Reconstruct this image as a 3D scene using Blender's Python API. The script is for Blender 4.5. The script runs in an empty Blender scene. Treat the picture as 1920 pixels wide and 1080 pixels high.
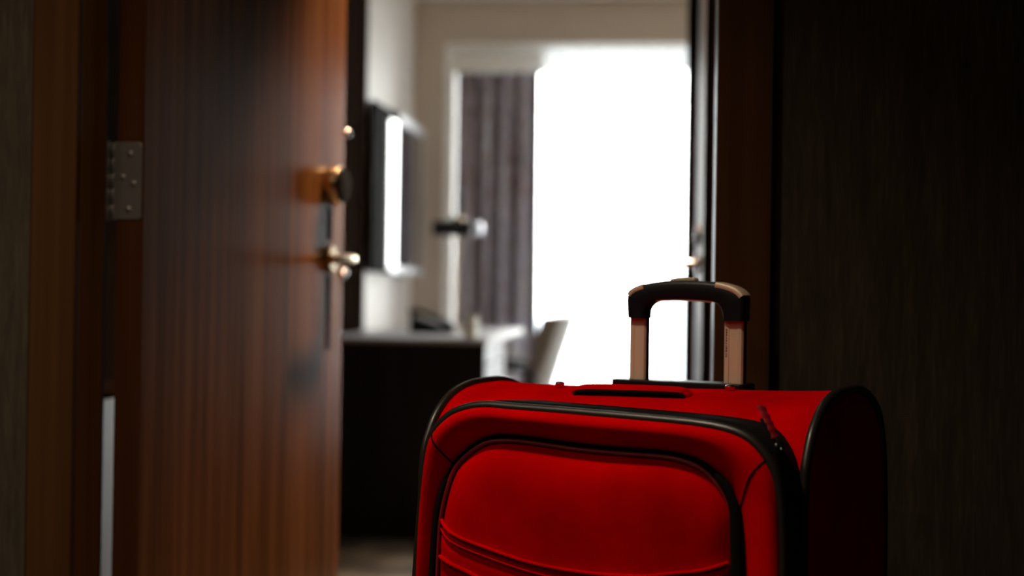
import bpy, bmesh, math, random
from mathutils import Vector, Matrix
from mathutils.bvhtree import BVHTree
R = math.radians
random.seed(7)
S = bpy.context.scene
COL = S.collection

# ---------------------------------------------------------------- camera
cd = bpy.data.cameras.new('camera')
cd.lens = 50; cd.sensor_width = 36; cd.sensor_fit = 'HORIZONTAL'
cd.clip_start = 0.05; cd.clip_end = 500
cd.dof.use_dof = True; cd.dof.focus_distance = 1.66; cd.dof.aperture_fstop = 2.5
cam = bpy.data.objects.new('camera', cd); COL.objects.link(cam)
cam.matrix_world = Matrix.Translation((0, 0, .92)) @ Matrix.Rotation(R(6.2), 4, 'Z') @ Matrix.Rotation(R(90.28), 4, 'X') @ Matrix.Rotation(R(.86), 4, 'Z')
S.camera = cam
# ---------------------------------------------------------------- world, lamps, exposure
W = bpy.data.worlds.new('overcast_sky'); S.world = W; W.use_nodes = True
nt = W.node_tree; bg = nt.nodes['Background']
bg.inputs['Color'].default_value = (1, .985, .97, 1); bg.inputs['Strength'].default_value = 27
vs = S.view_settings
vs.view_transform = 'Standard'; vs.look = 'None'; vs.gamma = 1; vs.use_curve_mapping = False
vs.exposure = 0.0
cy = S.cycles
cy.use_denoising = True; cy.max_bounces = 8; cy.diffuse_bounces = 5; cy.glossy_bounces = 4
cy.transmission_bounces = 6; cy.transparent_max_bounces = 10
cy.sample_clamp_indirect = 4; cy.caustics_reflective = False; cy.caustics_refractive = False

def lamp(name, loc, rot, size, power, color, sy=None, spread=None, portal=False):
    l = bpy.data.lights.new(name, 'AREA'); l.shape = 'RECTANGLE' if sy else 'DISK'; l.size = size
    if sy: l.size_y = sy
    l.energy = power; l.color = color
    if spread: l.spread = R(spread)
    if portal: l.cycles.is_portal = True
    o = bpy.data.objects.new(name, l); COL.objects.link(o); o.location = loc; o.rotation_euler = rot
    return o
lamp('window_portal', (.5, 7.99, 1.12), (R(-90), 0, 0), 3.35, 1, (1, 1, 1), sy=2.2, portal=True)
lamp('corridor_downlight_glow', (-.66, 1.12, 2.38), (0, 0, 0), .12, 8.2, (1, .84, .64), spread=100)
lamp('wall_fill_light', (-1.75, 1.0, 2.38), (0, 0, 0), .12, 6.0, (1, .84, .64), spread=110)  # added lamp, brightens the wallpaper left of the doorway only
lamp('case_fill_light', (-1.2, -.45, 2.38), (0, 0, 0), .12, 3.2, (1, .84, .64), spread=150)  # added weak fill behind the camera for handle poles and case front
lamp('entry_downlight_glow', (-.28, 3.30, 2.42), (0, 0, 0), .12, 26.0, (1, .63, .36), spread=80)

# ---------------------------------------------------------------- materials
def newmat(name):
    m = bpy.data.materials.new(name); m.use_nodes = True
    return m, m.node_tree, m.node_tree.nodes['Principled BSDF']
def mat(name, col, rough=.5, metal=0, coat=0, bump=0, bscale=200, var=0, spec=None, coat_rough=.2, sheen=0):
    m, t, b = newmat(name)
    b.inputs['Roughness'].default_value = rough; b.inputs['Metallic'].default_value = metal
    b.inputs['Coat Weight'].default_value = coat; b.inputs['Coat Roughness'].default_value = coat_rough
    if spec is not None: b.inputs['Specular IOR Level'].default_value = spec
    if sheen: b.inputs['Sheen Weight'].default_value = sheen; b.inputs['Sheen Roughness'].default_value = .4
    tc = t.nodes.new('ShaderNodeTexCoord'); n = t.nodes.new('ShaderNodeTexNoise')
    n.inputs['Scale'].default_value = bscale; t.links.new(tc.outputs['Object'], n.inputs['Vector'])
    n2 = t.nodes.new('ShaderNodeTexNoise'); n2.inputs['Scale'].default_value = 9; t.links.new(tc.outputs['Object'], n2.inputs['Vector'])
    mr = t.nodes.new('ShaderNodeMapRange'); mr.inputs['To Min'].default_value = 1 - max(var, .04); mr.inputs['To Max'].default_value = 1 + max(var, .04)
    t.links.new(n2.outputs['Fac'], mr.inputs['Value'])
    vm = t.nodes.new('ShaderNodeVectorMath'); vm.operation = 'SCALE'; vm.inputs[0].default_value = col
    t.links.new(mr.outputs['Result'], vm.inputs['Scale']); t.links.new(vm.outputs['Vector'], b.inputs['Base Color'])
    if bump:
        bp = t.nodes.new('ShaderNodeBump'); bp.inputs['Strength'].default_value = bump; bp.inputs['Distance'].default_value = .002
        t.links.new(n.outputs['Fac'], bp.inputs['Height']); t.links.new(bp.outputs['Normal'], b.inputs['Normal'])
    return m
def streak(name, stops, scale, rough=.5, coat=0, coat_rough=.25, bump=.05, detail=5, fine=None, spec=.5, bdist=.001):
    """colour streaks stretched along the object's local Z (wood grain, woven wallpaper)"""
    m, t, b = newmat(name)
    tc = t.nodes.new('ShaderNodeTexCoord'); mp = t.nodes.new('ShaderNodeMapping'); mp.inputs['Scale'].default_value = scale
    t.links.new(tc.outputs['Object'], mp.inputs['Vector'])
    n = t.nodes.new('ShaderNodeTexNoise'); n.inputs['Scale'].default_value = 1; n.inputs['Detail'].default_value = detail
    n.inputs['Roughness'].default_value = .62; n.inputs['Distortion'].default_value = .35
    t.links.new(mp.outputs['Vector'], n.inputs['Vector'])
    src = n.outputs['Fac']
    if fine:
        mp2 = t.nodes.new('ShaderNodeMapping'); mp2.inputs['Scale'].default_value = fine; t.links.new(tc.outputs['Object'], mp2.inputs['Vector'])
        n2 = t.nodes.new('ShaderNodeTexNoise'); n2.inputs['Scale'].default_value = 1; n2.inputs['Detail'].default_value = 3
        t.links.new(mp2.outputs['Vector'], n2.inputs['Vector'])
        mx = t.nodes.new('ShaderNodeMix'); mx.inputs['Factor'].default_value = .45
        t.links.new(n.outputs['Fac'], mx.inputs['A']); t.links.new(n2.outputs['Fac'], mx.inputs['B']); src = mx.outputs['Result']
    cr = t.nodes.new('ShaderNodeValToRGB'); e = cr.color_ramp.elements
    while len(e) > 1: e.remove(e[-1])
    e[0].position = stops[0][0]; e[0].color = (*stops[0][1], 1)
    for p, c in stops[1:]:
        x = e.new(p); x.color = (*c, 1)
    t.links.new(src, cr.inputs['Fac']); t.links.new(cr.outputs['Color'], b.inputs['Base Color'])
    b.inputs['Roughness'].default_value = rough; b.inputs['Coat Weight'].default_value = coat; b.inputs['Coat Roughness'].default_value = coat_rough
    b.inputs['Specular IOR Level'].default_value = spec
    bp = t.nodes.new('ShaderNodeBump'); bp.inputs['Strength'].default_value = bump; bp.inputs['Distance'].default_value = bdist
    t.links.new(src, bp.inputs['Height']); t.links.new(bp.outputs['Normal'], b.inputs['Normal'])
    return m
M = {}
M['door_wood'] = streak('walnut_veneer', [(.32, (.042, .017, .006)), (.46, (.095, .038, .012)), (.56, (.155, .064, .020)), (.70, (.25, .110, .036))], (7, 7, .3), rough=.17, coat=.0, fine=(38, 38, .8), bump=.015, spec=.14)
M['trim_wood'] = streak('casing_wood', [(.3, (.048, .020, .007)), (.55, (.068, .029, .010)), (.75, (.086, .038, .014))], (30, 30, .6), rough=.7, bump=.05, spec=.03)
M['dark_wood'] = streak('dark_stained_wood', [(.3, (.028, .016, .011)), (.55, (.045, .026, .018)), (.75, (.07, .042, .028))], (14, 14, .5), rough=.4, coat=.25, coat_rough=.3, fine=(90, 90, 2))
M['cladding'] = streak('matt_dark_cladding', [(.3, (.007, .004, .003)), (.55, (.012, .007, .005)), (.75, (.018, .011, .008))], (14, 14, .5), rough=.9, spec=.0)
M['jamb_dark'] = streak('dark_jamb_wood', [(.3, (.10, .045, .010)), (.75, (.15, .070, .018))], (30, 30, .6), rough=.9, spec=0)
M['edge_shade'] = streak('shaded_edge_wood', [(.3, (.05, .016, .005)), (.75, (.08, .028, .009))], (30, 30, .6), rough=.8, spec=0)  # door edge colour darkened to carry the jamb's shade
M['door2'] = streak('dark_satin_veneer', [(.3, (.012, .009, .010)), (.75, (.03, .024, .025))], (14, 14, .5), rough=.5, spec=.22)
M['jamb_satin'] = streak('satin_jamb_wood', [(.3, (.06, .035, .025)), (.75, (.11, .07, .055))], (14, 14, .5), rough=.45, spec=.4)
M['paper'] = streak('woven_wallpaper', [(.25, (.030, .024, .016)), (.5, (.055, .044, .030)), (.75, (.095, .078, .054))], (60, 60, 5), rough=.9, fine=(320, 320, 26), bump=.5, bdist=.002, spec=.05)
M['beige'] = mat('beige_paint', (.53, .44, .36), .8, bump=.1, bscale=300)
M['pale'] = mat('pale_satin_paint', (.84, .80, .77), .42, bump=.05, bscale=120)
M['white'] = mat('white_paint', (.88, .85, .80), .5)
M['ceil'] = mat('ceiling_paint', (.75, .71, .66), .9)
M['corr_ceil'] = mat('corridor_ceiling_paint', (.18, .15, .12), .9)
M['black'] = mat('black_plastic', (.007, .007, .009), .42, spec=.35)
M['blackfab'] = mat('black_webbing', (.0045, .0035, .003), .95, spec=.1, bump=.4, bscale=900)
M['pipe'] = mat('black_vinyl_piping', (.016, .012, .009), .36)
M['chrome'] = mat('satin_chrome', (.62, .62, .66), .22, 1)
M['silver'] = mat('silver_lacquer', (.62, .62, .66), .35, .2)
M['brass'] = mat('warm_nickel', (.72, .55, .36), .24, 1)
M['hinge'] = mat('brushed_steel', (.36, .33, .31), .48, 1, bump=.15, bscale=60, var=.25)
M['gold'] = mat('rose_gold_aluminium', (.82, .62, .45), .42, .15)
M['goldbright'] = mat('polished_rose_gold', (.98, .76, .55), .3, .35)
M['leather'] = mat('beige_leather', (.20, .155, .118), .5, bump=.2, bscale=120)
M['leather_in'] = mat('grey_leather', (.10, .09, .085), .55)
M['cream'] = mat('cream_glazed_ceramic', (.95, .90, .68), .3, coat=.5)
M['desk_top'] = mat('pale_laminate', (.62, .59, .61), .5)
M['cab_side'] = mat('pale_lavender_laminate', (.50, .50, .56), .6)
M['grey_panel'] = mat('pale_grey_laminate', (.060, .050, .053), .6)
M['city'] = mat('far_facade', (.62, .65, .70), .9)
M['dark_red'] = mat('dark_red_trim', (.24, .003, .008), .5, bump=.2, bscale=700)
M['print'] = mat('brown_print', (.13, .045, .028), .6)

# red suitcase fabric: fine weave, a little broad wear
m, t, b = newmat('red_polyester'); tc = t.nodes.new('ShaderNodeTexCoord')
w1 = t.nodes.new('ShaderNodeTexNoise'); w1.inputs['Scale'].default_value = 900; t.links.new(tc.outputs['Object'], w1.inputs['Vector'])
w2 = t.nodes.new('ShaderNodeTexNoise'); w2.inputs['Scale'].default_value = 11; w2.inputs['Detail'].default_value = 3; t.links.new(tc.outputs['Object'], w2.inputs['Vector'])
cr = t.nodes.new('ShaderNodeValToRGB'); cr.color_ramp.elements[0].position = .3; cr.color_ramp.elements[0].color = (.44, .0004, .0012, 1)
cr.color_ramp.elements[1].position = .7; cr.color_ramp.elements[1].color = (.66, .0006, .0012, 1)
t.links.new(w2.outputs['Fac'], cr.inputs['Fac']); t.links.new(cr.outputs['Color'], b.inputs['Base Color'])
b.inputs['Roughness'].default_value = .78; b.inputs['Specular IOR Level'].default_value = .0
bp = t.nodes.new('ShaderNodeBump'); bp.inputs['Strength'].default_value = .35; bp.inputs['Distance'].default_value = .0012
ad = t.nodes.new('ShaderNodeMath'); ad.operation = 'MULTIPLY_ADD'; ad.inputs[1].default_value = .3
t.links.new(w1.outputs['Fac'], ad.inputs[0]); t.links.new(w2.outputs['Fac'], ad.inputs[2])
t.links.new(ad.outputs['Value'], bp.inputs['Height']); t.links.new(bp.outputs['Normal'], b.inputs['Normal'])
M['red'] = m
# carpet
m, t, b = newmat('patterned_carpet'); tc = t.nodes.new('ShaderNodeTexCoord')
n = t.nodes.new('ShaderNodeTexNoise'); n.inputs['Scale'].default_value = 5; n.inputs['Detail'].default_value = 4; t.links.new(tc.outputs['Object'], n.inputs['Vector'])
cr = t.nodes.new('ShaderNodeValToRGB'); e = cr.color_ramp.elements
e[0].position = .38; e[0].color = (.05, .038, .026, 1); e[1].position = .62; e[1].color = (.20, .165, .12, 1)
t.links.new(n.outputs['Fac'], cr.inputs['Fac']); t.links.new(cr.outputs['Color'], b.inputs['Base Color']); b.inputs['Roughness'].default_value = .9
n3 = t.nodes.new('ShaderNodeTexNoise'); n3.inputs['Scale'].default_value = 500; t.links.new(tc.outputs['Object'], n3.inputs['Vector'])
bp = t.nodes.new('ShaderNodeBump'); bp.inputs['Strength'].default_value = .6; bp.inputs['Distance'].default_value = .004
t.links.new(n3.outputs['Fac'], bp.inputs['Height']); t.links.new(bp.outputs['Normal'], b.inputs['Normal'])
M['carpet'] = m
# striped curtain cloth, UV: u along the cloth in metres, v up
m, t, b = newmat('striped_curtain_cloth'); uv = t.nodes.new('ShaderNodeUVMap'); uv.uv_map = 'UVMap'
mp = t.nodes.new('ShaderNodeMapping'); mp.inputs['Scale'].default_value = (7.5, .8, 1); t.links.new(uv.outputs['UV'], mp.inputs['Vector'])
n = t.nodes.new('ShaderNodeTexNoise'); n.inputs['Scale'].default_value = 1; n.inputs['Detail'].default_value = 4; n.inputs['Roughness'].default_value = .7
t.links.new(mp.outputs['Vector'], n.inputs['Vector'])
mp2 = t.nodes.new('ShaderNodeMapping'); mp2.inputs['Scale'].default_value = (40, 16, 1); t.links.new(uv.outputs['UV'], mp2.inputs['Vector'])
n2 = t.nodes.new('ShaderNodeTexNoise'); n2.inputs['Scale'].default_value = 1; n2.inputs['Detail'].default_value = 2; t.links.new(mp2.outputs['Vector'], n2.inputs['Vector'])
mx = t.nodes.new('ShaderNodeMix'); mx.inputs['Factor'].default_value = .35; t.links.new(n.outputs['Fac'], mx.inputs['A']); t.links.new(n2.outputs['Fac'], mx.inputs['B'])
cr = t.nodes.new('ShaderNodeValToRGB'); e = cr.color_ramp.elements
e[0].position = .36; e[0].color = (.05, .045, .05, 1); e[1].position = .64; e[1].color = (.50, .50, .66, 1)
for p, c in ((.42, (.17, .155, .155)), (.465, (.22, .12, .115)), (.50, (.33, .33, .40)), (.54, (.20, .16, .20)), (.59, (.38, .35, .30))):
    x = e.new(p); x.color = (*c, 1)
t.links.new(mx.outputs['Result'], cr.inputs['Fac']); t.links.new(cr.outputs['Color'], b.inputs['Base Color']); b.inputs['Roughness'].default_value = .8
M['curtain'] = m
# sheer net
m, t, b = newmat('white_sheer_net'); out = t.nodes['Material Output']
tr_ = t.nodes.new('ShaderNodeBsdfTransparent'); tl = t.nodes.new('ShaderNodeBsdfTranslucent'); df = t.nodes.new('ShaderNodeBsdfDiffuse')
tl.inputs['Color'].default_value = (.93, .94, .95, 1); df.inputs['Color'].default_value = (.9, .9, .9, 1)
uvn = t.nodes.new('ShaderNodeTexCoord'); nn = t.nodes.new('ShaderNodeTexNoise'); nn.inputs['Scale'].default_value = 400; t.links.new(uvn.outputs['Object'], nn.inputs['Vector'])
mr = t.nodes.new('ShaderNodeMapRange'); mr.inputs['To Min'].default_value = .45; mr.inputs['To Max'].default_value = .65; t.links.new(nn.outputs['Fac'], mr.inputs['Value'])
m1 = t.nodes.new('ShaderNodeMixShader'); m1.inputs['Fac'].default_value = .3; t.links.new(tl.outputs[0], m1.inputs[1]); t.links.new(df.outputs[0], m1.inputs[2])
m2 = t.nodes.new('ShaderNodeMixShader'); t.links.new(mr.outputs['Result'], m2.inputs['Fac']); t.links.new(tr_.outputs[0], m2.inputs[1]); t.links.new(m1.outputs[0], m2.inputs[2])
t.links.new(m2.outputs[0], out.inputs['Surface']); t.nodes.remove(b)
M['sheer'] = m
# thin glass pane
m, t, b = newmat('window_glass'); out = t.nodes['Material Output']; t.nodes.remove(b)
tr_ = t.nodes.new('ShaderNodeBsdfTransparent'); tr_.inputs['Color'].default_value = (.96, .99, .98, 1); gl = t.nodes.new('ShaderNodeBsdfGlossy'); gl.inputs['Roughness'].default_value = .01
fr = t.nodes.new('ShaderNodeFresnel'); fr.inputs['IOR'].default_value = 1.45; mm = t.nodes.new('ShaderNodeMixShader')
t.links.new(fr.outputs[0], mm.inputs['Fac']); t.links.new(tr_.outputs[0], mm.inputs[1]); t.links.new(gl.outputs[0], mm.inputs[2]); t.links.new(mm.outputs[0], out.inputs['Surface'])
M['glass'] = m
M['screen'] = mat('television_glass', (.018, .022, .032), .09, coat=1, coat_rough=.04, spec=.8)
m, t, b = newmat('lamp_diffuser'); b.inputs['Emission Color'].default_value = (1, .75, .5, 1); b.inputs['Emission Strength'].default_value = 30
M['diffuser'] = m

# ---------------------------------------------------------------- mesh helpers
def link(name, bm, m, parent=None, smooth=False, loc=None, bevel=0, autosmooth=40):
    bmesh.ops.recalc_face_normals(bm, faces=bm.faces)
    me = bpy.data.meshes.new(name); bm.to_mesh(me); bm.free()
    for k in (m if isinstance(m, (list, tuple)) else [m]): me.materials.append(k)
    if smooth:
        me.polygons.foreach_set('use_smooth', [True] * len(me.polygons))
        if autosmooth:
            try: me.set_sharp_from_angle(angle=R(autosmooth))
            except Exception: pass
    o = bpy.data.objects.new(name, me); COL.objects.link(o)
    if loc: o.location = loc
    if parent: o.parent = parent
    if bevel:
        md = o.modifiers.new('edge', 'BEVEL'); md.width = bevel; md.segments = 3; md.limit_method = 'ANGLE'; md.angle_limit = R(50)
    return o
def tag(o, label=None, cat=None, kind=None, group=None):
    if label: o['label'] = label
    if cat: o['category'] = cat
    if kind: o['kind'] = kind
    if group: o['group'] = group
    return o
def empty(name, loc=(0, 0, 0), rz=0, **k):
    o = bpy.data.objects.new(name, None); COL.objects.link(o); o.location = loc; o.rotation_euler = (0, 0, rz); o.empty_display_size = .1
    return tag(o, **k)
def bx(bm, x0, x1, y0, y1, z0, z1, mi=0):
    v = [bm.verts.new(p) for p in ((x0, y0, z0), (x1, y0, z0), (x1, y1, z0), (x0, y1, z0), (x0, y0, z1), (x1, y0, z1), (x1, y1, z1), (x0, y1, z1))]
    fs = [bm.faces.new([v[i] for i in q]) for q in ((3, 2, 1, 0), (4, 5, 6, 7), (0, 1, 5, 4), (1, 2, 6, 5), (2, 3, 7, 6), (3, 0, 4, 7))]
    for f in fs: f.material_index = mi
    return fs
def box(name, d, m, parent=None, bevel=0, **k):
    bm = bmesh.new(); bx(bm, *d); o = link(name, bm, m, parent, bevel=bevel); return tag(o, **k)
def tube(bm, pts, r, n=10, closed=False, cap=True, up=None, flat=1.0):
    """tube along pts; r a number or list; flat squashes the second axis"""
    pts = [Vector(p) for p in pts]; N = len(pts); rings = []; prev = None
    for i, p in enumerate(pts):
        a = pts[(i - 1) % N] if (closed or i > 0) else p; c = pts[(i + 1) % N] if (closed or i < N - 1) else p
        tg = (c - a).normalized()
        if up is not None: x = tg.cross(Vector(up)).normalized()
        elif prev is None:
            x = tg.cross(Vector((0, 0, 1)) if abs(tg.z) < .9 else Vector((1, 0, 0))).normalized()
        else: x = (prev - tg * prev.dot(tg)).normalized()
        prev = x; y = tg.cross(x).normalized(); rr = r[i] if isinstance(r, (list, tuple)) else r
        rings.append([bm.verts.new(p + x * math.cos(2 * math.pi * k / n) * rr + y * math.sin(2 * math.pi * k / n) * rr * flat) for k in range(n)])
    for i in range(N if closed else N - 1):
        A, B = rings[i], rings[(i + 1) % N]
        for k in range(n): bm.faces.new((A[k], A[(k + 1) % n], B[(k + 1) % n], B[k]))
    if cap and not closed:
        bm.faces.new(rings[0]); bm.faces.new(rings[-1][::-1])
def lathe(bm, prof, n=28, mtx=Matrix.Identity(4)):
    """prof: list of (radius, z); closed by caps"""
    rings = []
    for r, z in prof:
        rings.append([bm.verts.new(mtx @ Vector((r * math.cos(2 * math.pi * k / n), r * math.sin(2 * math.pi * k / n), z))) for k in range(n)])
    for A, B in zip(rings, rings[1:]):
        for k in range(n): bm.faces.new((A[k], A[(k + 1) % n], B[(k + 1) % n], B[k]))
    bm.faces.new(rings[0]); bm.faces.new(rings[-1])
def prism(bm, poly, a0, a1, axes='xz'):
    """poly in the plane of axes, extruded along the third axis from a0 to a1"""
    def P(p, a):
        return {'xz': (p[0], a, p[1]), 'yz': (a, p[0], p[1]), 'xy': (p[0], p[1], a)}[axes]
    A = [bm.verts.new(P(p, a0)) for p in poly]; B = [bm.verts.new(P(p, a1)) for p in poly]; n = len(poly)
    bm.faces.new(A[::-1]); bm.faces.new(B)
    for i in range(n): bm.faces.new((A[i], A[(i + 1) % n], B[(i + 1) % n], B[i]))
def spline(pts, per=8, closed=False):
    """Catmull-Rom through 2D/3D points"""
    P = [Vector(p) for p in pts]; N = len(P); out = []
    for i in range(N if closed else N - 1):
        if closed: p0, p1, p2, p3 = P[i - 1], P[i], P[(i + 1) % N], P[(i + 2) % N]
        else: p0, p1, p2, p3 = P[max(i - 1, 0)], P[i], P[i + 1], P[min(i + 2, N - 1)]
        for k in range(per):
            t = k / per
            out.append(.5 * ((2 * p1) + (p2 - p0) * t + (2 * p0 - 5 * p1 + 4 * p2 - p3) * t * t + (3 * p1 - p0 - 3 * p2 + p3) * t ** 3))
    if not closed: out.append(P[-1])
    return out

# ================================================================ ROOM SHELL
XL, XR = -1.33, 3.0           # room side walls
YE0, YE1 = 2.02, 2.15         # entry wall
YB = 7.34                     # back wall face
box('floor', (-3.4, 3.4, -1.0, 8.2, -.1, 0), M['carpet'], kind='structure', label='brown patterned carpet floor seen low between door and suitcase', cat='floor')
box('ceiling', (-1.45, 3.1, YE1, 8.2, 2.45, 2.55), M['ceil'], kind='structure', label='pale ceiling over the hotel room and its entry', cat='ceiling')
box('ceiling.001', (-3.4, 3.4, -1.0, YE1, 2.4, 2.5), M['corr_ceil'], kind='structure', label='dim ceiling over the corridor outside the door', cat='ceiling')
JL, JR = -.875, .071          # opening between the jamb faces
DH = 2.16
box('wall_front_left', (-3.4, JL, YE0, YE1, 0, 2.45), M['paper'], kind='structure', label='corridor wall in olive brown woven wallpaper left of the doorway', cat='wall')
box('wall_front_right', (JR, 3.4, YE0, YE1, 0, 2.45), M['paper'], kind='structure', label='near-black brown woven wallpaper wall right of the doorway', cat='wall')
box('wall_front_top', (JL, JR, YE0, YE1, DH, 2.45), M['paper'], kind='structure', label='wallpapered strip of corridor wall above the doorway', cat='wall')
box('wall_corridor_back', (-3.4, 3.4, -1.1, -1.0, 0, 2.45), M['paper'], kind='structure', label='opposite corridor wall behind the camera', cat='wall')
box('wall_corridor_left', (-3.5, -3.4, -1.1, YE1, 0, 2.45), M['paper'], kind='structure', label='far left end wall of the corridor', cat='wall')
box('wall_corridor_right', (3.4, 3.5, -1.1, YE1, 0, 2.45), M['paper'], kind='structure', label='far right end wall of the corridor', cat='wall')
box('wall_left', (XL - .1, XL, YE1, 8.2, 0, 2.45), M['pale'], kind='structure', label='pale satin left wall of the room behind the television', cat='wall')
box('wall_right', (XR, XR + .1, YE1, 8.2, 0, 2.45), M['beige'], kind='structure', label='beige right wall of the room, out of view', cat='wall')
WX0, WX1, WZ = -1.167, 2.2, 2.232
bm = bmesh.new(); bx(bm, XL, WX0, YB, 8.05, 0, 2.45); bx(bm, WX1, XR, YB, 8.05, 0, 2.45); bx(bm, WX0, WX1, YB, 8.05, WZ, 2.45)
tag(link('wall_back', bm, M['beige']), 'beige far wall around the window recess', 'wall', 'structure')
# white lining of the window recess
bm = bmesh.new(); bx(bm, WX0, WX0 + .012, YB - .006, 8.0, .0, WZ); bx(bm, WX0 + .012, WX1 - .012, YB - .006, 8.0, WZ - .012, WZ); bx(bm, WX1 - .012, WX1, YB - .006, 8.0, .0, WZ)
tag(link('trim_1', bm, M['white'], bevel=.002), 'white lining boards inside the window recess', 'trim', 'structure')
# window
win = empty('window_1', (0, 0, 0), label='tall bright window behind the white sheer curtain', cat='window', kind='structure')
xs = [-1.155, 0.0, 1.1, 2.188]
bm = bmesh.new(); bx(bm, -1.155, 2.188, 7.93, 7.98, .0, .12); bx(bm, -1.155, 2.188, 7.93, 7.98, 2.185, 2.22)
link('window_frame', bm, M['white'], win, bevel=.004)
for x in xs:
    box('mullion', (max(x - .025, -1.155), min(x + .025, 2.188), 7.93, 7.98, .12, 2.185), M['white'], win, bevel=.004)
for a, c in zip(xs, xs[1:]):
    box('pane', (a + .025, c - .025, 7.952, 7.958, .12, 2.185), M['glass'], win)
# entry hall: dark cladding on the left wall and right-hand wall block
clad = empty('wall_hall_left', (0, 0, 0), label='dark wood cladding along the left side of the entry hall', cat='wall', kind='structure')
ys = [2.15, 3.13, 4.11, 5.09, 6.06]
for a, c in zip(ys, ys[1:]):
    box('panel', (XL, XL + .022, a + .003, c - .003, .0, 2.45), M['cladding'], clad, bevel=.002)
box('edge_strip', (XL, XL + .026, 6.058, 6.075, 0, 2.45), M['trim_wood'], clad)
HY = 4.86
box('wall_hall_right', (.090, .22, YE1, HY, 0, 2.45), M['cladding'], kind='structure', label='dark wood wall along the right side of the entry hall', cat='wall')
box('wall_bath_back', (.22, XR, HY - .1, HY, 0, 2.45), M['beige'], kind='structure', label='beige partition closing the bathroom from the bedroom', cat='wall')
# bathroom door set on the right hall wall
d2 = empty('door_2', (0, 0, 0), label='dark wood bathroom door on the right of the hall, seen edge-on', cat='door', kind='structure')
box('door_leaf', (.078, .092, 3.10, 4.00, .01, 2.1), M['door2'], d2, bevel=.003)
box('casing', (.064, .092, 4.00, 4.10, 0, 2.2), M['cladding'], d2, bevel=.004)
box('casing', (.0745, .092, 2.98, 3.10, 0, 2.2), M['door2'], d2, bevel=.004)
box('casing', (.066, .092, 3.10, 4.00, 2.1, 2.2), M['cladding'], d2, bevel=.004)
h2 = empty('door_handle', (.078, 3.36, 1.0)); h2.parent = d2
mY = Matrix.Rotation(R(-90), 4, 'Y')
bm = bmesh.new(); lathe(bm, [(.024, 0), (.026, .003), (.026, .007), (.023, .010)], 24, mY); lathe(bm, [(.009, .009), (.009, .04), (.008, .042)], 16, mY); link('rosette', bm, M['chrome'], h2, True)
bm = bmesh.new(); tube(bm, [(-.040, .004, 0), (-.044, -.01, 0), (-.044, -.05, 0), (-.042, -.10, -.002)], [.009, .009, .0085, .007], 12); link('lever', bm, M['chrome'], h2, True)
bm = bmesh.new(); lathe(bm, [(.022, 0), (.024, .003), (.024, .010), (.018, .014)], 24, Matrix.Translation((0, 0, .066)) @ mY); link('privacy_turn', bm, M['chrome'], h2, True)
box('trim_2', (.058, .090, 4.70, HY + .004, 0, 2.45), M['cladding'], bevel=.004, kind='structure', label='dark wood corner post where the hall wall ends', cat='trim')
box('baseboard_left', (XL, XL + .012, 6.08, 7.34, 0, .09), M['dark_wood'], kind='structure', label='dark baseboard on the left room wall', cat='baseboard')

# door casings and jamb of the entry doorway
fr = empty('door_frame', (0, 0, 0), label='brown wood frame around the entry doorway', cat='door frame', kind='structure')
box('casing', (JL - .058, JL + .012, YE0 - .016, YE0 + .002, 0, DH + .05), M['trim_wood'], fr, bevel=.003)
box('casing', (JR - .004, JR + .071, YE0 - .016, YE0 + .002, 0, DH + .05), M['trim_wood'], fr, bevel=.003)
box('casing', (JL - .058, JR + .071, YE0 - .016, YE0 + .002, DH - .012, DH + .07), M['trim_wood'], fr, bevel=.003)
box('jamb', (JL, JL + .012, YE0, YE1 - .036, 0, DH), M['jamb_dark'], fr, bevel=.002)
box('jamb', (JR - .004, JR + .001, YE0, YE1, 0, DH), M['jamb_satin'], fr, bevel=.001)
box('jamb', (JL + .012, JR - .004, YE0, YE1, DH - .012, DH), M['trim_wood'], fr, bevel=.002)
bm = bmesh.new(); bx(bm, JL - .0585, JL - .0565, YE0 - .0175, YE0 - .015, 0, 2.2); bx(bm, JR + .0695, JR + .0715, YE0 - .0175, YE0 - .015, 0, 2.2)
link('dark_bead', bm, M['dark_wood'], fr)  # thin dark wood bead along the outer edge of each casing

# ================================================================ ENTRY DOOR (open)
door = empty('door_1', (-.808, 2.128, 0), R(-6.8), label='open brown walnut door with lever handle and round deadbolt', cat='door', kind='structure')
# local: +y along the leaf away from hinges, x: outer face at x=0, thickness towards -x
box('door_leaf', (-.043, 0, 0, .912, .012, 2.14), M['door_wood'], door, bevel=.0015)
def screw(bm, mtx): lathe(bm, [(.0045, 0), (.0042, .0012), (.0030, .0018)], 12, mtx)
for hz in (.25, 1.088, 1.92):
    hg = empty('hinge', (0, 0, hz)); hg.parent = door
    bm = bmesh.new(); prism(bm, [(-.050, -.060), (-.006, -.060), (-.002, -.056), (-.002, .056), (-.006, .060), (-.050, .060)], -.0026, .0006, 'xz')
    link('hinge_leaf', bm, M['hinge'], hg, bevel=.0008)
    bm = bmesh.new()
    for sx, sz in ((-.022, .042), (-.034, .006), (-.016, -.004), (-.024, -.044)):
        screw(bm, Matrix.Translation((sx, -.0026, sz)) @ Matrix.Rotation(R(90), 4, 'X'))
    link('screw', bm, M['hinge'], hg, True)
    for k in range(5):
        bm = bmesh.new(); z = -.060 + k * .024
        lathe(bm, [(.0042, z + .0008), (.0048, z + .0016), (.0048, z + .0224), (.0042, z + .0232)], 16, Matrix.Translation((-.053, .006, 0)))
        link('knuckle', bm, M['hinge'], hg, True)
    box('jamb_leaf', (-.0600, -.0565, -.014, .000, -.062, .062), M['hinge'], hg, bevel=.0006)
box('edge_shade_band', (-.0432, .0002, -.0008, .0004, .012, 2.14), M['edge_shade'], door)  # jamb shade on the hinge edge, painted as a dark band
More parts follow.
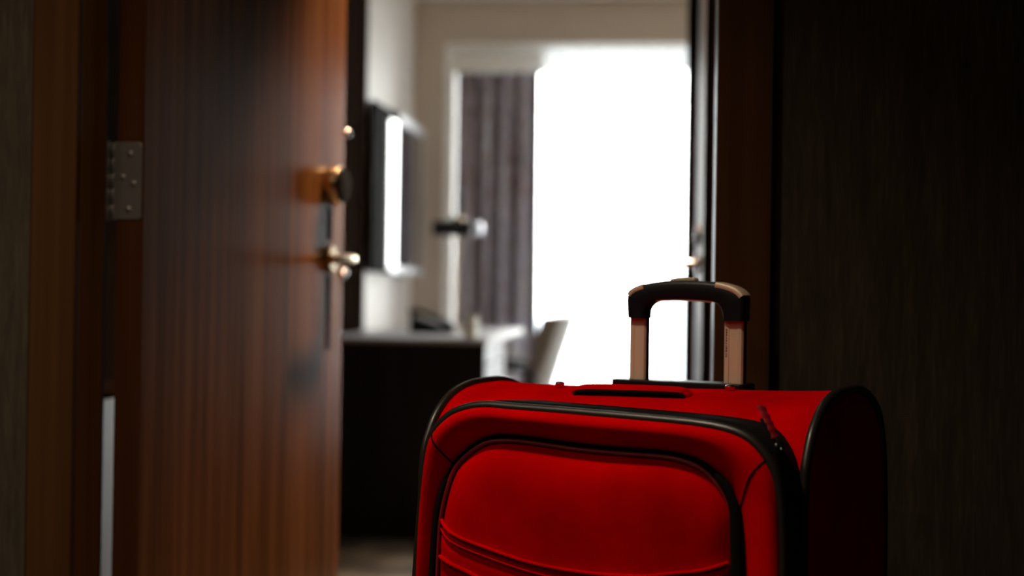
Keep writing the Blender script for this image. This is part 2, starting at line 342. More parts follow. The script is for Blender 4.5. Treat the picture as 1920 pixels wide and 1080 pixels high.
# deadbolt housing
mX = Matrix.Rotation(R(90), 4, 'Y')
LY = .826
db = empty('deadbolt', (0, LY - .006, 1.145)); db.parent = door
bm = bmesh.new(); lathe(bm, [(.040, 0), (.041, .003), (.041, .024), (.039, .028)], 36, mX); link('housing', bm, M['brass'], db, True)
bm = bmesh.new(); lathe(bm, [(.036, .028), (.037, .030), (.035, .036), (.020, .038)], 36, mX); link('reader_face', bm, M['blackfab'], db, True)
# lever set
lv = empty('lever_handle', (0, LY, .99)); lv.parent = door
bm = bmesh.new(); lathe(bm, [(.027, 0), (.028, .003), (.028, .008), (.025, .011)], 32, mX); link('rosette', bm, M['brass'], lv, True)
bm = bmesh.new(); lathe(bm, [(.011, .009), (.011, .046), (.010, .050)], 20, mX); link('neck', bm, M['brass'], lv, True)
bm = bmesh.new(); tube(bm, [(.046, .010, 0), (.052, -.002, 0), (.055, -.02, 0), (.056, -.06, .0), (.055, -.11, -.001), (.053, -.135, -.002)], [.0105, .0115, .011, .010, .009, .007], 14); link('lever', bm, M['brass'], lv, True)
# two thin black plates on the door face, above and below the lever
bm = bmesh.new(); bx(bm, 0, .0012, LY - .012, LY + .012, 1.03, 1.10); bx(bm, 0, .0012, LY - .012, LY + .012, .80, .955); link('dark_plate', bm, M['blackfab'], door)
# inner side furniture
lvi = empty('inner_lever', (-.043, LY, .99)); lvi.parent = door
bm = bmesh.new(); lathe(bm, [(.027, 0), (.028, -.003), (.028, -.008), (.025, -.011)], 32, mX); link('rosette', bm, M['chrome'], lvi, True)
bm = bmesh.new(); tube(bm, [(-.01, 0, 0), (-.046, 0, 0), (-.054, -.02, 0), (-.054, -.12, 0)], .010, 12); link('lever', bm, M['chrome'], lvi, True)
sg = empty('security_latch', (-.003, .912, 1.268)); sg.parent = door
bm = bmesh.new(); lathe(bm, [(.004, 0), (.004, .008), (.009, .012), (.0115, .020), (.009, .028), (.004, .031)], 18, Matrix.Rotation(R(-90), 4, 'X')); link('latch_knob', bm, M['chrome'], sg, True)
# latch faceplate, plus two chrome balls added for the highlights below the lever
fp = empty('latch_plate', (-.021, .912, .985)); fp.parent = door
box('face_plate', (-.012, .012, 0, .002, -.11, .11), M['chrome'], fp, bevel=.0008)
bm = bmesh.new(); prism(bm, [(-.008, .002), (.008, .002), (.006, .014), (-.008, .006)], -.016, .004, 'xy'); link('latch_bolt', bm, M['chrome'], fp)
for ax, ay, az in ((.019, .016, -.022), (.019, .004, -.028)):
    bm = bmesh.new(); lathe(bm, [(.003, -.010), (.008, -.006), (.010, 0), (.008, .006), (.003, .010)], 18, Matrix.Translation((ax, ay, az))); link('glint_ball', bm, M['chrome'], fp, True)

# ================================================================ SUITCASE
sc = empty('suitcase', (-.0101, 1.7689, 0), R(-23.8), label='large red fabric suitcase with black piping and raised telescopic handle', cat='suitcase')
def sag(u, w):
    return w + (.004 - .010 * (.24 - u) / .48) * max(0, min(1, (w - .55) / .2))
prof = [(-.160, .12), (-.160, .40), (-.160, .62), (-.1605, .69), (-.157, .735), (-.147, .760), (-.130, .784), (-.098, .806), (-.056, .8175), (-.010, .8205), (.040, .8195), (.085, .808), (.121, .788), (.143, .752), (.154, .70), (.159, .62), (.160, .40), (.160, .12), (.150, .085), (.12, .07), (-.12, .07), (-.150, .085)]
PF = [Vector((p[0], p[1])) for p in spline(prof, 4, True)]
PF = [p - (p - Vector((0, .45))).normalized() * .008 - Vector((0, .001)) for p in PF]
bm = bmesh.new(); rings = []; NU = 25
for i in range(NU):
    u = -.24 + .48 * i / (NU - 1); q = abs(u) / .24; k = 1 - .012 * (1 - q ** 4) * 0
    pin = .004 * (1 - q ** 6)         # fabric pulled in slightly between the two piped edges
    ring = []
    for p in PF:
        c = Vector((0, .45)); d = (p - c); d = d * (1 - pin / max(d.length, .01)); pp = c + d
        ring.append(bm.verts.new((u, pp.x, sag(u, pp.y))))
    rings.append(ring)
n = len(PF)
for A, B in zip(rings, rings[1:]):
    for k in range(n): bm.faces.new((A[k], A[(k + 1) % n], B[(k + 1) % n], B[k]))
link('shell', bm, M['red'], sc, True)
for s in (-1, 1):
    bm = bmesh.new(); rr = []
    for f, off in ((1, 0), (.96, .004), (.86, .009), (.6, .012), (.3, .013), (.02, .013)):
        rr.append([bm.verts.new((s * (.24 + off), p.x * f, sag(s * .24, .45 + (p.y - .45) * f))) for p in PF])
    for A, B in zip(rr, rr[1:]):
        for k in range(n): bm.faces.new((A[k], A[(k + 1) % n], B[(k + 1) % n], B[k]))
    bm.faces.new(rr[-1]); link('side_panel', bm, M['red'], sc, True)
    bm = bmesh.new(); tube(bm, [(s * .241, p.x * 1.006, sag(s * .24, .45 + (p.y - .45) * 1.003)) for p in PF], .0055, 10, True, up=(1, 0, 0)); link('piping', bm, M['pipe'], sc, True)
# front pocket
A_ = [(-.2126, .5867), (-.2059, .6735), (-.1967, .7425), (-.1875, .7640), (-.1663, .7840), (-.1402, .7940), (-.1144, .7975), (-.0861, .7970), (-.0209, .7962), (.0262, .7951), (.0769, .7938), (.1388, .7916), (.176, .7880), (.1996, .7815), (.2165, .7696), (.2306, .7509), (.2371, .733), (.2415, .700), (.2447, .6378), (.246, .5), (.246, .3), (.243, .15), (.225, .112), (.15, .10), (0, .098), (-.15, .10), (-.215, .112), (-.230, .15), (-.228, .3), (-.220, .5)]
B_ = [(-.1842, .5899), (-.1809, .6532), (-.1726, .69), (-.1614, .7176), (-.147, .7334), (-.1264, .7480), (-.1086, .7545), (-.0805, .7568), (-.0452, .7554), (-.0087, .7530), (.0269, .7519), (.0732, .7516), (.1001, .7515), (.1224, .7495), (.1444, .7435), (.1602, .7335), (.1729, .7202), (.1796, .7075), (.184, .6909), (.1868, .6315), (.188, .5), (.188, .3), (.183, .18), (.165, .145), (.1, .135), (0, .133), (-.1, .135), (-.165, .145), (-.185, .18), (-.188, .3), (-.187, .5)]
CEN = Vector((0, .47))
def polar(poly, N=240):
    P = [p for p in spline(poly, 6, True)]
    out = []
    for k in range(N):
        a = 2 * math.pi * k / N; d = Vector((math.sin(a), math.cos(a) * 1.5)).normalized(); best = None
        for i in range(len(P)):
            p, q = P[i] - CEN, P[(i + 1) % len(P)] - CEN; e = q - p; den = d.x * e.y - d.y * e.x
            if abs(den) < 1e-12: continue
            t = (p.x * e.y - p.y * e.x) / den; s_ = (p.x * d.y - p.y * d.x) / den
            if t > 0 and -1e-6 <= s_ <= 1.000001: best = t if best is None else max(best, t)
        out.append(CEN + d * best)
    return out
PA, PB = polar(A_), polar(B_); PA = [p - (p - CEN).normalized() * .005 for p in PA]; NA = len(PA)
bm = bmesh.new(); RR = []
def ring(pts, v): RR.append([bm.verts.new((p.x, v if not callable(v) else v(p), p.y)) for p in pts])
for t in (0, .08, .2, .35, .5, .65, .8, .92, 1.0):
    def vv(p, t=t):
        up = max(0, (p - CEN).normalized().y) ** 2
        return -.214 - (.008 + .016 * up) * math.sin(math.pi * min(1, t) ** .58) + .010 * t
    ring([a.lerp(b_, t) for a, b_ in zip(PA, PB)], vv)
nA = len(RR)
for f in (.985, .96, .92, .87, .8, .7, .58, .44, .3, .15, .03):
    def vf(p, f=f):
        wr = .0016 * math.sin(p.x * 38 + p.y * 21) * math.sin(p.y * 33 - p.x * 11)
        rec = .20 * max(0, .73 - p.y); rec = .040 * (1 - math.exp(-rec / .040))
        return -.204 - .038 * (1 - math.exp(-(1 - f) / .085)) + wr * min(1, (1 - f) * 5) + rec * (1 - math.exp(-(1 - f) / .06))
    ring([CEN + (b_ - CEN) * f for b_ in PB], vf)
for A, B in zip(RR, RR[1:]):
    for k in range(NA): bm.faces.new((A[k], A[(k + 1) % NA], B[(k + 1) % NA], B[k]))
bm.faces.new(RR[-1])
bvh = BVHTree.FromBMesh(bm)
def onp(u, w, lift=0):
    h = bvh.ray_cast(Vector((u, -.6, w)), Vector((0, 1, 0)))
    return Vector((u, (h[0].y if h[0] else -.214) - lift, w))
fp_ = link('front_pocket', bm, M['red'], sc, True, autosmooth=0)
# black gusset with zipper running back to the shell
bm = bmesh.new(); g = []
for v, gx in ((-.214, .003), (-.205, .0045), (-.196, .002), (-.193, .001), (-.190, .002), (-.18, .0045), (-.165, .004), (-.100, .0)):
    g.append([bm.verts.new((p.x + (p - CEN).normalized().x * gx, v, p.y + (p - CEN).normalized().y * gx)) for p in PA])
for A, B in zip(g, g[1:]):
    for k in range(NA): bm.faces.new((A[k], A[(k + 1) % NA], B[(k + 1) % NA], B[k]))
link('zipper_gusset', bm, M['blackfab'], sc, True, autosmooth=0)
bm = bmesh.new(); tube(bm, [(p.x, -.2155, p.y) for p in PA], .0058, 10, True, up=(0, 1, 0)); link('pocket_piping', bm, M['pipe'], sc, True)
# fine piping and zipper around the inner panel
bm = bmesh.new(); rad = []; pp = []
for k, p in enumerate(PB):
    d = (p - CEN).normalized(); side = max(0, d.x) ** .6 if p.y < .73 else 0; lf = max(0, -d.x) ** .6 if p.y < .70 else 0
    rad.append(.0022 + .0062 * side + .0030 * lf); off = .002 + .004 * side + .002 * lf
    pp.append((p.x + d.x * off, -.2105 - .0065 * max(side, lf * .6), p.y + d.y * off))
rad = [sum(rad[(k + j) % NA] for j in range(-7, 8)) / 15 for k in range(NA)]
tube(bm, pp, rad, 10, True, up=(0, 1, 0), flat=.8); link('panel_zipper', bm, M['blackfab'], sc, True)
bm = bmesh.new(); tube(bm, [(p.x - (p - CEN).normalized().x * .0022, -.2125, p.y - (p - CEN).normalized().y * .0022) for p in PB], .0026, 8, True, up=(0, 1, 0)); link('panel_piping', bm, M['dark_red'], sc, True)
# corner seams
for seam in ([(-.1875, .764), (-.181, .7527), (-.170, .733), (-.1589, .7139)], [(.226, .764), (.222, .7562), (.208, .738), (.200, .722), (.190, .7000)]):
    bm = bmesh.new(); tube(bm, [onp(p.x, p.y, -.0002) for p in spline(seam, 6)], .0016, 8, flat=.6); link('seam', bm, M['blackfab'], fp_, True)
# lower slip pocket with hem
hem = spline([(-.178, .657), (-.1543, .6449), (-.1042, .6330), (-.0535, .6236), (-.0052, .6192), (.0416, .6190), (.0912, .6231), (.1242, .6296), (.1565, .6359), (.180, .6445)], 8)
bm = bmesh.new(); cols = []
for p in hem:
    w0 = p.y; w1 = .16; cols.append([bm.verts.new(onp(p.x * (1 if j < 10 else 1 - .02 * (j - 10)), w0 + (w1 - w0) * j / 16, .0035 if j else .002)) for j in range(17)])
for A, B in zip(cols, cols[1:]):
    for j in range(16): bm.faces.new((A[j], A[j + 1], B[j + 1], B[j]))
slip = link('slip_pocket', bm, M['red'], sc, True, autosmooth=0)
md = slip.modifiers.new('t', 'SOLIDIFY'); md.thickness = .002
for dz, r in ((0, .0022), (-.0105, .0011)):
    bm = bmesh.new(); tube(bm, [onp(p.x, p.y + dz, .0045) for p in hem], r, 8, flat=.8); link('hem', bm, M['red'], slip, True)
bm = bmesh.new(); hm2 = spline([(-.176, .614), (-.155, .6082), (-.1384, .6045), (-.1205, .5985), (-.10, .588)], 6)
tube(bm, [onp(p.x, p.y, .006) for p in hm2], .003, 8, flat=.8); link('hem', bm, M['red'], slip, True)
# top carry handle
bm = bmesh.new(); st = spline([(-.082, -.054, .795), (-.078, -.056, .8020), (-.067, -.058, .8065), (-.01, -.058, .8085), (.05, -.058, .8090), (.062, -.057, .8075), (.069, -.056, .8020)], 6)
tube(bm, st, [.006 + .008 * math.sin(math.pi * min(1, max(0, (i + 1) / (len(st) + 1)))) ** .4 for i in range(len(st))], 12, up=(0, 0, 1), flat=.42)
ch = link('carry_handle', bm, M['red'], sc, True)
bm = bmesh.new(); tube(bm, [(p.x, p.y - .013, p.z - .003) for p in st[3:-3]], .0022, 8); link('strap_shadow', bm, M['blackfab'], ch, True)  # black line under the strap's front paints its shadow
for u, v, m_ in ((-.125, -.02, 'chrome'), (.096, .00, 'brass')):
    bm = bmesh.new(); lathe(bm, [(.0058, -.002), (.0062, .001), (.0048, .0026), (.002, .0036)], 20, Matrix.Translation((u, v, sag(u, .8118)))); link('rivet', bm, M[m_], sc, True)
# telescopic handle
th = empty('telescopic_handle', (0, .105, 0)); th.parent = sc
bm = bmesh.new(); prism(bm, [(-.100, -.022), (.076, -.022), (.080, -.018), (.080, .024), (-.104, .024), (-.104, -.018)], .780, .8112, 'xy')
link('handle_cup', bm, M['black'], th, bevel=.002)
for x0, x1 in ((-.0845, -.0610), (.0487, .0745)):
    tb = bmesh.new(); xm = (x0 + x1) / 2
    poly = [(x0 + .002, -.0078), (x0 + .007, -.0086), (x0 + .0075, -.0078), (x1 - .0075, -.0078), (x1 - .007, -.0086), (x1 - .002, -.0078), (x1, -.0055), (x1, .006), (x1 - .002, .0078), (x0 + .002, .0078), (x0, .006), (x0, -.0055)]
    prism(tb, poly, .74, .896, 'xy')
    tb.faces.ensure_lookup_table(); tb.normal_update()
    for f in tb.faces:
        if abs(f.normal.x) > .95: f.material_index = 1
    to = link('pole', tb, [M['gold'], M['black']], th)
    if x0 > 0:      # tiny worn vertical print, too small to read in the photograph
        pm = bmesh.new(); z = .8445; rnd = random.Random(3)
        for k in range(11):
            hgt = .0028; bx(pm, x0 + .0030, x0 + .0030 + rnd.choice((.0016, .002, .0022)), -.00835, -.0080, z, z + hgt * rnd.choice((.35, .6, .8)))
            bx(pm, x0 + .0030, x0 + .0036, -.00835, -.0080, z, z + hgt)
            z += hgt + .0006
        link('print', pm, M['print'], to)
outer = [(-.0862, .892), (-.0872, .912), (-.0868, .922), (-.081, .9295), (-.067, .9357), (-.045, .9400), (-.007, .9425), (.033, .9405), (.057, .9360), (.070, .9300), (.0770, .922), (.0772, .912), (.0766, .891)]
inner = [(.0478, .891), (.0476, .899), (.0435, .909), (.0330, .9150), (0, .9168), (-.036, .9163), (-.050, .913), (-.058, .907), (-.0607, .899), (-.0606, .892)]
osp = [(p.x, p.y) for p in spline(outer, 5)]; isp = [(p.x, p.y) for p in spline(inner, 5)]
bm = bmesh.new(); no = 41
def resamp(P, n):
    L = [0]
    for a, c in zip(P, P[1:]): L.append(L[-1] + math.dist(a, c))
    out = []; j = 0
    for k in range(n):
        s_ = L[-1] * k / (n - 1)
        while j < len(L) - 2 and L[j + 1] < s_: j += 1
        f = (s_ - L[j]) / max(L[j + 1] - L[j], 1e-9); out.append((P[j][0] + (P[j + 1][0] - P[j][0]) * f, P[j][1] + (P[j + 1][1] - P[j][1]) * f))
    return out
oo, ii = resamp(osp, no), resamp(isp[::-1], no)
def band(bm, O, I, v0, v1, rnd):
    rings = []
    for (ox, oz), (ix, iz) in zip(O, I):
        d = Vector((ix - ox, iz - oz)); L = d.length; d.normalize(); r = rnd; sec = []
        for a, b_ in ((r, v0), (0.3 * r, v0 + .3 * r), (0, v0 + r), (0, v1 - r), (.3 * r, v1 - .3 * r), (r, v1), (L - r, v1), (L - .3 * r, v1 - .3 * r), (L, v1 - r), (L, v0 + r), (L - .3 * r, v0 + .3 * r), (L - r, v0)):
            sec.append(bm.verts.new((ox + d.x * a, b_, oz + d.y * a)))
        rings.append(sec)
    for A, B in zip(rings, rings[1:]):
        for k in range(12): bm.faces.new((A[k], A[(k + 1) % 12], B[(k + 1) % 12], B[k]))
    bm.faces.new(rings[0]); bm.faces.new(rings[-1])
band(bm, oo, ii, -.0145, .0145, .0055)
grip = link('grip', bm, M['black'], th, True, autosmooth=50)
def insert(u0, u1, depth, name):
    P = [p for p in osp if u0 <= p[0] <= u1 and p[1] > .9225]; P = resamp(P, 12)
    O = []; I = []
    for k, p in enumerate(P):
        a = P[max(k - 1, 0)]; c = P[min(k + 1, 11)]; tx, tz = c[0] - a[0], c[1] - a[1]; L = math.hypot(tx, tz); nx, nz = -tz / L, tx / L
        O.append((p[0] + nx * .0007, p[1] + nz * .0007)); I.append((p[0] - nx * depth, p[1] - nz * depth))
    bm = bmesh.new(); band(bm, O, I, -.0152, .0152, .003); link(name, bm, M['goldbright'], grip, True)
insert(-.0868, -.060, .0075, 'gold_insert'); insert(.038, .0765, .0075, 'gold_insert')
bm = bmesh.new(); prism(bm, [(-.028, .9405), (.008, .9420), (.006, .9455), (-.004, .9462), (-.016, .9460), (-.026, .9440)], -.008, .008, 'xz'); link('release_button', bm, M['goldbright'], th, bevel=.001)
bm = bmesh.new(); tube(bm, [(p[0], -.0145 + .004, p[1] - .0002) for p in ii[9:-9]], .0012, 8); link('rim_highlight', bm, M['goldbright'], grip, True)  # highlight along the inner rim, modelled as a thin bright tube
# zipper pulls on the gusset corner
zp = empty('zipper_pull', (.2275, -.205, .7690)); zp.parent = sc
bm = bmesh.new(); tube(bm, [(.006, .0, -.004), (.0035, -.001, .002), (-.001, -.001, .008)], [.0042, .0055, .0042], 10, flat=.7); link('slider', bm, M['black'], zp, True)
bm = bmesh.new(); lathe(bm, [(.0016, -.001), (.0020, 0), (.0016, .0014), (.0006, .002)], 12, Matrix.Translation((.002, -.0062, .001)) @ Matrix.Rotation(R(90), 4, 'X')); lathe(bm, [(.0014, -.001), (.0018, 0), (.0012, .0014), (.0004, .002)], 12, Matrix.Translation((.0065, -.0045, -.003)) @ Matrix.Rotation(R(90), 4, 'X')); link('glint_stud', bm, M['chrome'], zp, True)  # two tiny chrome studs added as the slider's glints
bm = bmesh.new(); q = spline([(0, -.002, .007), (-.006, .0, .018), (-.013, .004, .028), (-.021, .010, .0385)], 6); tube(bm, q, [.0062 + .0010 * math.sin(i * 1.6) for i in range(len(q))], 8, flat=.3); link('pull_strap', bm, M['dark_red'], zp, True)
bm = bmesh.new(); q = spline([(-.004, -.003, .006), (-.011, -.002, .016), (-.017, 0, .0265)], 5); tube(bm, q, .0028, 8, flat=.5); link('pull_tab', bm, M['black'], zp, True)
# wheels
for wx in (-.19, .19):
    for wy in (-.115, .115):
        wh = empty('wheel', (wx, wy, 0)); wh.parent = sc
        bm = bmesh.new(); lathe(bm, [(.012, -.012), (.028, -.012), (.030, -.008), (.030, .008), (.028, .012), (.012, .012)], 24, Matrix.Translation((0, 0, .030)) @ mX); link('tyre', bm, M['black'], wh, True)
        bm = bmesh.new(); prism(bm, [(-.014, .03), (-.018, .055), (-.016, .075), (.022, .075), (.024, .06), (.010, .03)], -.019, -.014, 'yz'); prism(bm, [(-.014, .03), (-.018, .055), (-.016, .075), (.022, .075), (.024, .06), (.010, .03)], .014, .019, 'yz'); bx(bm, -.019, .019, -.016, .022, .064, .076); link('fork', bm, M['black'], wh)

# ================================================================ ROOM FURNITURE
# television on the left wall, screen bowed so one strip catches the window glare
tv = empty('television', (-1.270, 6.07, 1.385), label='slim wall-mounted television with silver frame, glare on its screen', cat='television')
TL = 1.10; TH = .372
def tvx(s):
    K = ((0, 0), (.23, 1), (.27, 6.5), (.38, 8.4), (.42, 1.0), (1, -1.0)); x = 0; n = 60
    for i in range(n):
        q = s * (i + .5) / n
        for (a, f), (c, g_) in zip(K, K[1:]):
            if a <= q <= c: sl = f + (g_ - f) * (q - a) / (c - a)
        x += math.tan(R(sl)) * TL * s / n
    return x
N = 40
def curved(o, x_off, thick, z0, z1, s0, s1, m_, name, parent=tv):
    bm = bmesh.new(); L = []
    for i in range(N + 1):
        s = s0 + (s1 - s0) * i / N; x = tvx(s) + x_off; y = s * TL
        L.append([bm.verts.new((x, y, z0)), bm.verts.new((x, y, z1)), bm.verts.new((x - thick, y, z1)), bm.verts.new((x - thick, y, z0))])
    for A, B in zip(L, L[1:]):
        for k in range(4): bm.faces.new((A[k], A[(k + 1) % 4], B[(k + 1) % 4], B[k]))
    bm.faces.new(L[0]); bm.faces.new(L[-1]); return link(name, bm, m_, parent, True, autosmooth=30)
curved(tv, 0, .03, -TH, TH, .0, 1, M['blackfab'], 'back_shell')
curved(tv, .002, .004, -TH + .018, TH - .045, .22, .988, M['screen'], 'screen')
fb = empty('frame', (0, 0, 0)); fb.parent = tv
curved(tv, .005, .034, TH - .050, TH, .40, 1, M['silver'], 'frame_bar', fb); curved(tv, .005, .034, -TH, -TH + .034, .30, 1, M['silver'], 'frame_bar', fb)
curved(tv, .005, .034, -TH, TH, .980, 1.0, M['silver'], 'frame_bar', fb)
box('wall_bracket', (-.09, -.05, .5, .85, -.15, .15), M['black'], tv)

# minibar cabinet and desk
cab = empty('minibar_cabinet', (0, 0, 0), label='dark wood cabinet with pale top at the near end of the desk', cat='cabinet')
box('end_panel', (XL + .024, -.667, 5.25, 5.272, .0, .735), M['door2'], cab, bevel=.002)
box('carcass', (XL + .024, -.690, 5.272, 5.92, .0, .735), M['dark_wood'], cab)
for y0 in (5.276, 5.600):
    d_ = box('cabinet_door', (-.690, -.669, y0, y0 + .318, .07, .732), M['cab_side'], cab, bevel=.002)
    bm = bmesh.new(); tube(bm, [(-.669, y0 + .04, .66), (-.655, y0 + .04, .66), (-.655, y0 + .12, .66), (-.669, y0 + .12, .66)], .004, 8); link('handle', bm, M['chrome'], d_, True)
box('top_slab', (XL + .024, -.655, 5.235, 5.93, .735, .752), M['desk_top'], cab, bevel=.003)
dk = empty('desk', (0, 0, 0), label='long pale-topped desk running to the window under the television', cat='desk')
box('desktop', (XL + .005, -.735, 5.932, 7.28, .722, .752), M['desk_top'], dk, bevel=.003)
box('leg_panel', (XL + .03, -.76, 7.22, 7.25, 0, .722), M['cab_side'], dk, bevel=.003)
box('modesty_panel', (XL + .05, XL + .07, 5.94, 7.22, .35, .722), M['cab_side'], dk)
# cup
bm = bmesh.new(); lathe(bm, [(.020, 0), (.026, .003), (.027, .02), (.027, .078), (.0255, .084), (.023, .084), (.0225, .02), (.01, .012)], 28)
tag(link('cup', bm, M['cream'], None, True, loc=(-.745, 5.42, .752)), 'small glossy cream cup on the near edge of the pale cabinet top', 'cup')
# telephone
ph = empty('telephone', (-.99, 6.02, .752), R(6), label='dark desk telephone with slanted handset on the desk', cat='telephone')
bm = bmesh.new(); prism(bm, [(-.095, 0), (.075, 0), (.075, .016), (-.075, .070), (-.095, .066)], -.085, .085, 'xz'); link('body', bm, M['black'], ph, bevel=.006)
bm = bmesh.new(); tube(bm, spline([(-.098, -.05, .083), (-.06, -.05, .093), (0, -.05, .072), (.055, -.05, .044), (.083, -.05, .024)], 5), [.017, .019, .017, .014, .012, .011, .011, .011, .011, .011, .011, .011, .012, .013, .015, .017, .018, .018, .018, .016, .014], 12); link('handset', bm, M['black'], ph, True)
for i in range(4):
    for j in range(3):
        x = -.035 + i * .026; bm = bmesh.new(); bx(bm, -.009, .009, -.009, .009, 0, .006)
        k = link('key', bm, M['chrome'], ph, bevel=.002); k.location = (x, .0 + j * .026, .052 - (x + .02) * .36 - .002); k.rotation_euler = (0, R(19.8), 0)
bm = bmesh.new(); lathe(bm, [(.012, 0), (.017, .004), (.018, .012), (.013, .02), (.005, .024)], 20, Matrix.Translation((.088, -.03, .0))); link('chrome_knob', bm, M['chrome'], ph, True)
# desk lamp
dl = empty('desk_lamp', (-.95, 6.42, .752), label='desk lamp with slim brass stem and horizontal black shade', cat='lamp')
bm = bmesh.new(); lathe(bm, [(.06, 0), (.062, .006), (.056, .012), (.012, .016)], 32); link('base', bm, M['brass'], dl, True)
bm = bmesh.new(); tube(bm, [(0, 0, .012), (0, 0, .30), (.004, 0, .505)], .0045, 10); link('stem', bm, M['brass'], dl, True)
bm = bmesh.new(); lathe(bm, [(.030, -.115), (.036, -.110), (.036, .060), (.030, .066)], 28, Matrix.Translation((0, 0, .468)) @ mX); link('shade', bm, M['black'], dl, True)
bm = bmesh.new(); lathe(bm, [(.010, .066), (.026, .074), (.034, .088), (.030, .104), (.014, .114)], 24, Matrix.Translation((.0, 0, .468)) @ mX); link('end_knob', bm, M['chrome'], dl, True)
bm = bmesh.new(); lathe(bm, [(.016, 0), (.026, .006), (.026, .016), (.014, .022)], 20, Matrix.Translation((.0, 0, .500))); link('finial', bm, M['brass'], dl, True)
# desk chair: curved reclined back, facing the desk
chair = empty('desk_chair', (-.745, 6.42, 0), R(180), label='beige leather desk chair with reclined back beside the desk', cat='chair')
# local +x is the sitter's forward direction (towards the desk)
bm = bmesh.new(); G = []
for j in range(11):
    w = j / 10; z = .50 + .325 * w; back = -.20 - .105 * w; row = []
    for i in range(13):
        a = -1 + i / 6; y = a * (.235 - .02 * w); x = back + .06 * abs(a) ** 2.2
        row.append((x, y, z + .012 * (1 - a * a) * w))
    G.append(row)
F_ = [[bm.verts.new((x + .042, y, z)) for x, y, z in r] for r in G]; K_ = [[bm.verts.new((x - .036, y * 1.03, z)) for x, y, z in r] for r in G]
for j in range(10):
    for i in range(12):
        f = bm.faces.new((F_[j][i], F_[j][i + 1], F_[j + 1][i + 1], F_[j + 1][i])); f.material_index = 1
        bm.faces.new((K_[j][i], K_[j + 1][i], K_[j + 1][i + 1], K_[j][i + 1]))
for j in range(10):
    for i in (0, 12): bm.faces.new((F_[j][i], K_[j][i], K_[j + 1][i], F_[j + 1][i]))
for i in range(12):
    for j in (0, 10): bm.faces.new((F_[j][i], F_[j][i + 1], K_[j][i + 1], K_[j][i]))
link('backrest', bm, [M['leather'], M['leather_in']], chair, True, bevel=.008)
bm = bmesh.new(); prism(bm, [(-.22, -.22), (.18, -.24), (.24, -.18), (.24, .18), (.18, .24), (-.22, .22)], .42, .50, 'xy'); link('seat', bm, M['leather'], chair, bevel=.025)
for s in (-1, 1):
    bm = bmesh.new(); tube(bm, spline([(-.17, s * .25, .47), (-.18, s * .265, .56), (-.10, s * .27, .60), (.10, s * .27, .60), (.14, s * .26, .55), (.10, s * .24, .45)], 5), .014, 10); link('armrest', bm, M['black'], chair, True)
bm = bmesh.new(); lathe(bm, [(.028, .08), (.028, .25), (.018, .26), (.018, .40), (.09, .41), (.09, .425)], 20); link('pedestal', bm, M['chrome'], chair, True)
for k in range(5):
    a = 2 * math.pi * k / 5; c_, s_ = math.cos(a), math.sin(a)
    bm = bmesh.new(); tube(bm, [(.02 * c_, .02 * s_, .105), (.16 * c_, .16 * s_, .09), (.28 * c_, .28 * s_, .066)], [.018, .015, .011], 10); lg = link('leg', bm, M['chrome'], chair, True)
    bm = bmesh.new(); lathe(bm, [(.012, -.012), (.026, -.010), (.026, .010), (.012, .012)], 18, Matrix.Translation((.28 * c_, .28 * s_, .0265)) @ Matrix.Rotation(a, 4, 'Z') @ Matrix.Rotation(R(90), 4, 'X')); link('caster', bm, M['black'], lg, True)
# curtains
def cloth(name, x0, x1, y, z0, z1, amp, wave, m_, jit, seed, nz=14, **k):
    rnd = random.Random(seed); bm = bmesh.new(); uvl = bm.loops.layers.uv.new('UVMap'); n = int((x1 - x0) / wave * 14); cols = []; s = 0; prev = None; ph = [rnd.uniform(-.6, .6) for _ in range(n // 14 + 3)]
    us = []
    for i in range(n + 1):
        x = x0 + (x1 - x0) * i / n; c = i / 14; j = int(c); f = c - j; phs = ph[j] * (1 - f) + ph[j + 1] * f
        yy = amp * math.sin(2 * math.pi * c + phs)
        if prev: s += math.dist(prev, (x, yy))
        prev = (x, yy); us.append(s)
        cols.append([bm.verts.new((x + jit * (1 - q / nz) * math.sin(c * 1.7), y + yy * (.75 + .35 * (1 - q / nz)), z0 + (z1 - z0) * q / nz)) for q in range(nz + 1)])
    for i in range(n):
        for q in range(nz):
            f = bm.faces.new((cols[i][q], cols[i + 1][q], cols[i + 1][q + 1], cols[i][q + 1]))
            for lp, (a, c) in zip(f.loops, ((i, q), (i + 1, q), (i + 1, q + 1), (i, q + 1))): lp[uvl].uv = (us[a], z0 + (z1 - z0) * c / nz)
    return tag(link(name, bm, m_, None, True, autosmooth=0), **k)
cu = cloth('curtain', -1.150, -.695, 7.66, .02, 2.125, .034, .098, M['curtain'], .01, 5, label='patterned grey and purple striped drape at the left of the window', cat='curtain')
cloth('sheer_curtain', -.672, 2.15, 7.425, .02, 2.212, .020, .11, M['sheer'], .004, 9, label='white see-through net curtain glowing across the window', cat='curtain')
box('curtain_track', (-1.15, -.66, 7.612, 7.708, 2.126, 2.218), M['white'], label='white curtain track above the patterned drape', cat='curtain track')
box('curtain_track', (-.70, 2.18, 7.417, 7.433, 2.213, 2.2195), M['white'], label='slim white rail above the white net curtain', cat='curtain track')
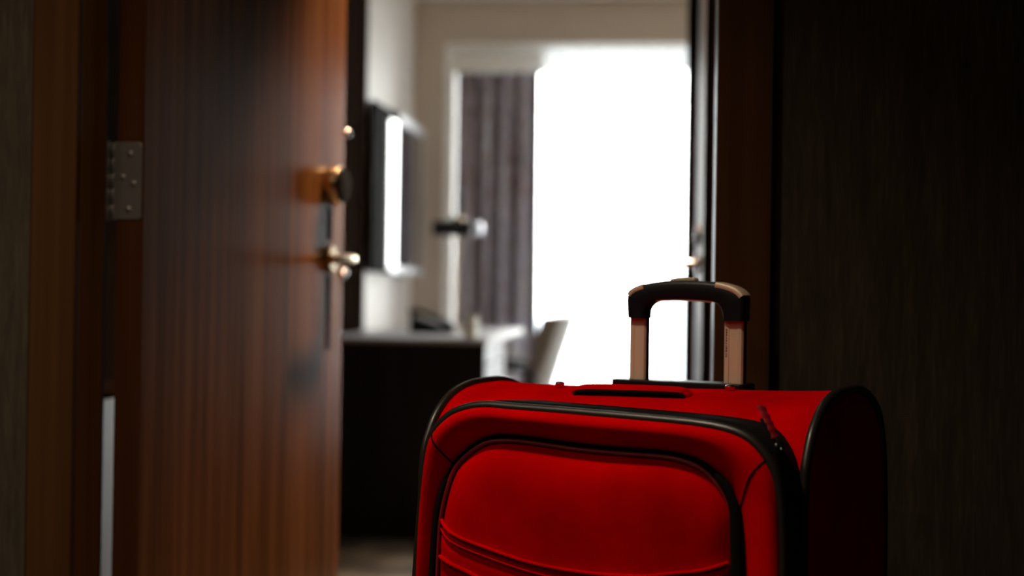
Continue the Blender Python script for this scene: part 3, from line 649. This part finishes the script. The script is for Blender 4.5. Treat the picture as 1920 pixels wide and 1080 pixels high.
# low pale cabinet seen through the hinge gap
lc = empty('low_cabinet', (0, 0, 0), label='low pale grey cabinet glimpsed through the gap at the hinges', cat='cabinet')
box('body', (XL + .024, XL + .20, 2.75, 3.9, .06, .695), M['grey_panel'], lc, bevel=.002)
box('top', (XL + .024, XL + .20, 2.75, 3.90, .695, .707), M['cladding'], lc, bevel=.002)
box('plinth', (XL + .03, XL + .18, 2.77, 3.88, 0, .06), M['dark_wood'], lc)
# ceiling downlights (fittings of the lamps set at the top; far-left and rear ones are added fill)
for nm, x, y, z, lb in (('ceiling_downlight', -.66, 1.12, 2.4, 'warm recessed downlight in the corridor ceiling close to the doorway'), ('ceiling_downlight', -1.75, 1.0, 2.4, 'added downlight brightening the wallpaper left of the doorway'), ('ceiling_downlight', -1.2, -.45, 2.4, 'added weak fill light behind the camera for the suitcase'), ('ceiling_downlight', -.28, 3.30, 2.45, 'warm recessed downlight in the entry hall ceiling')):
    e_ = empty(nm, (x, y, z), label=lb, cat='ceiling light', group='recessed downlights')
    bm = bmesh.new(); lathe(bm, [(.075, 0), (.078, -.004), (.070, -.010), (.062, -.006)], 28); link('bezel', bm, M['white'], e_, True)
    bm = bmesh.new(); lathe(bm, [(.060, -.006), (.058, -.009), (.02, -.011)], 28); link('diffuser', bm, M['diffuser'], e_, True)
# city far outside
for i, (x, y, w, h, dpt, lb) in enumerate(((-6, 66, 8, -.4, 8, 'faint pale low block far outside, leftmost beyond the net curtain'), (3.5, 84, 7, 1.3, 8, 'faint pale taller block far outside, middle of the skyline'), (11, 68, 9, .3, 8, 'faint pale broad block far outside, rightmost beyond the net curtain'))):
    b_ = empty('building', (x, y, 0), label=lb, cat='building', group='far buildings outside the window')
    bm = bmesh.new(); bx(bm, -w / 2, w / 2, 0, dpt, -9, h); link('wall', bm, M['city'], b_)
    bm = bmesh.new(); bx(bm, -w / 2 - .2, w / 2 + .2, -.2, dpt + .2, h, h + .25); link('roof', bm, M['city'], b_)
bm = bmesh.new(); bx(bm, -60, 60, 20, 200, -9.5, -9)
tag(link('ground_outside', bm, M['city']), 'hazy ground far below outside the window', 'ground', 'structure')
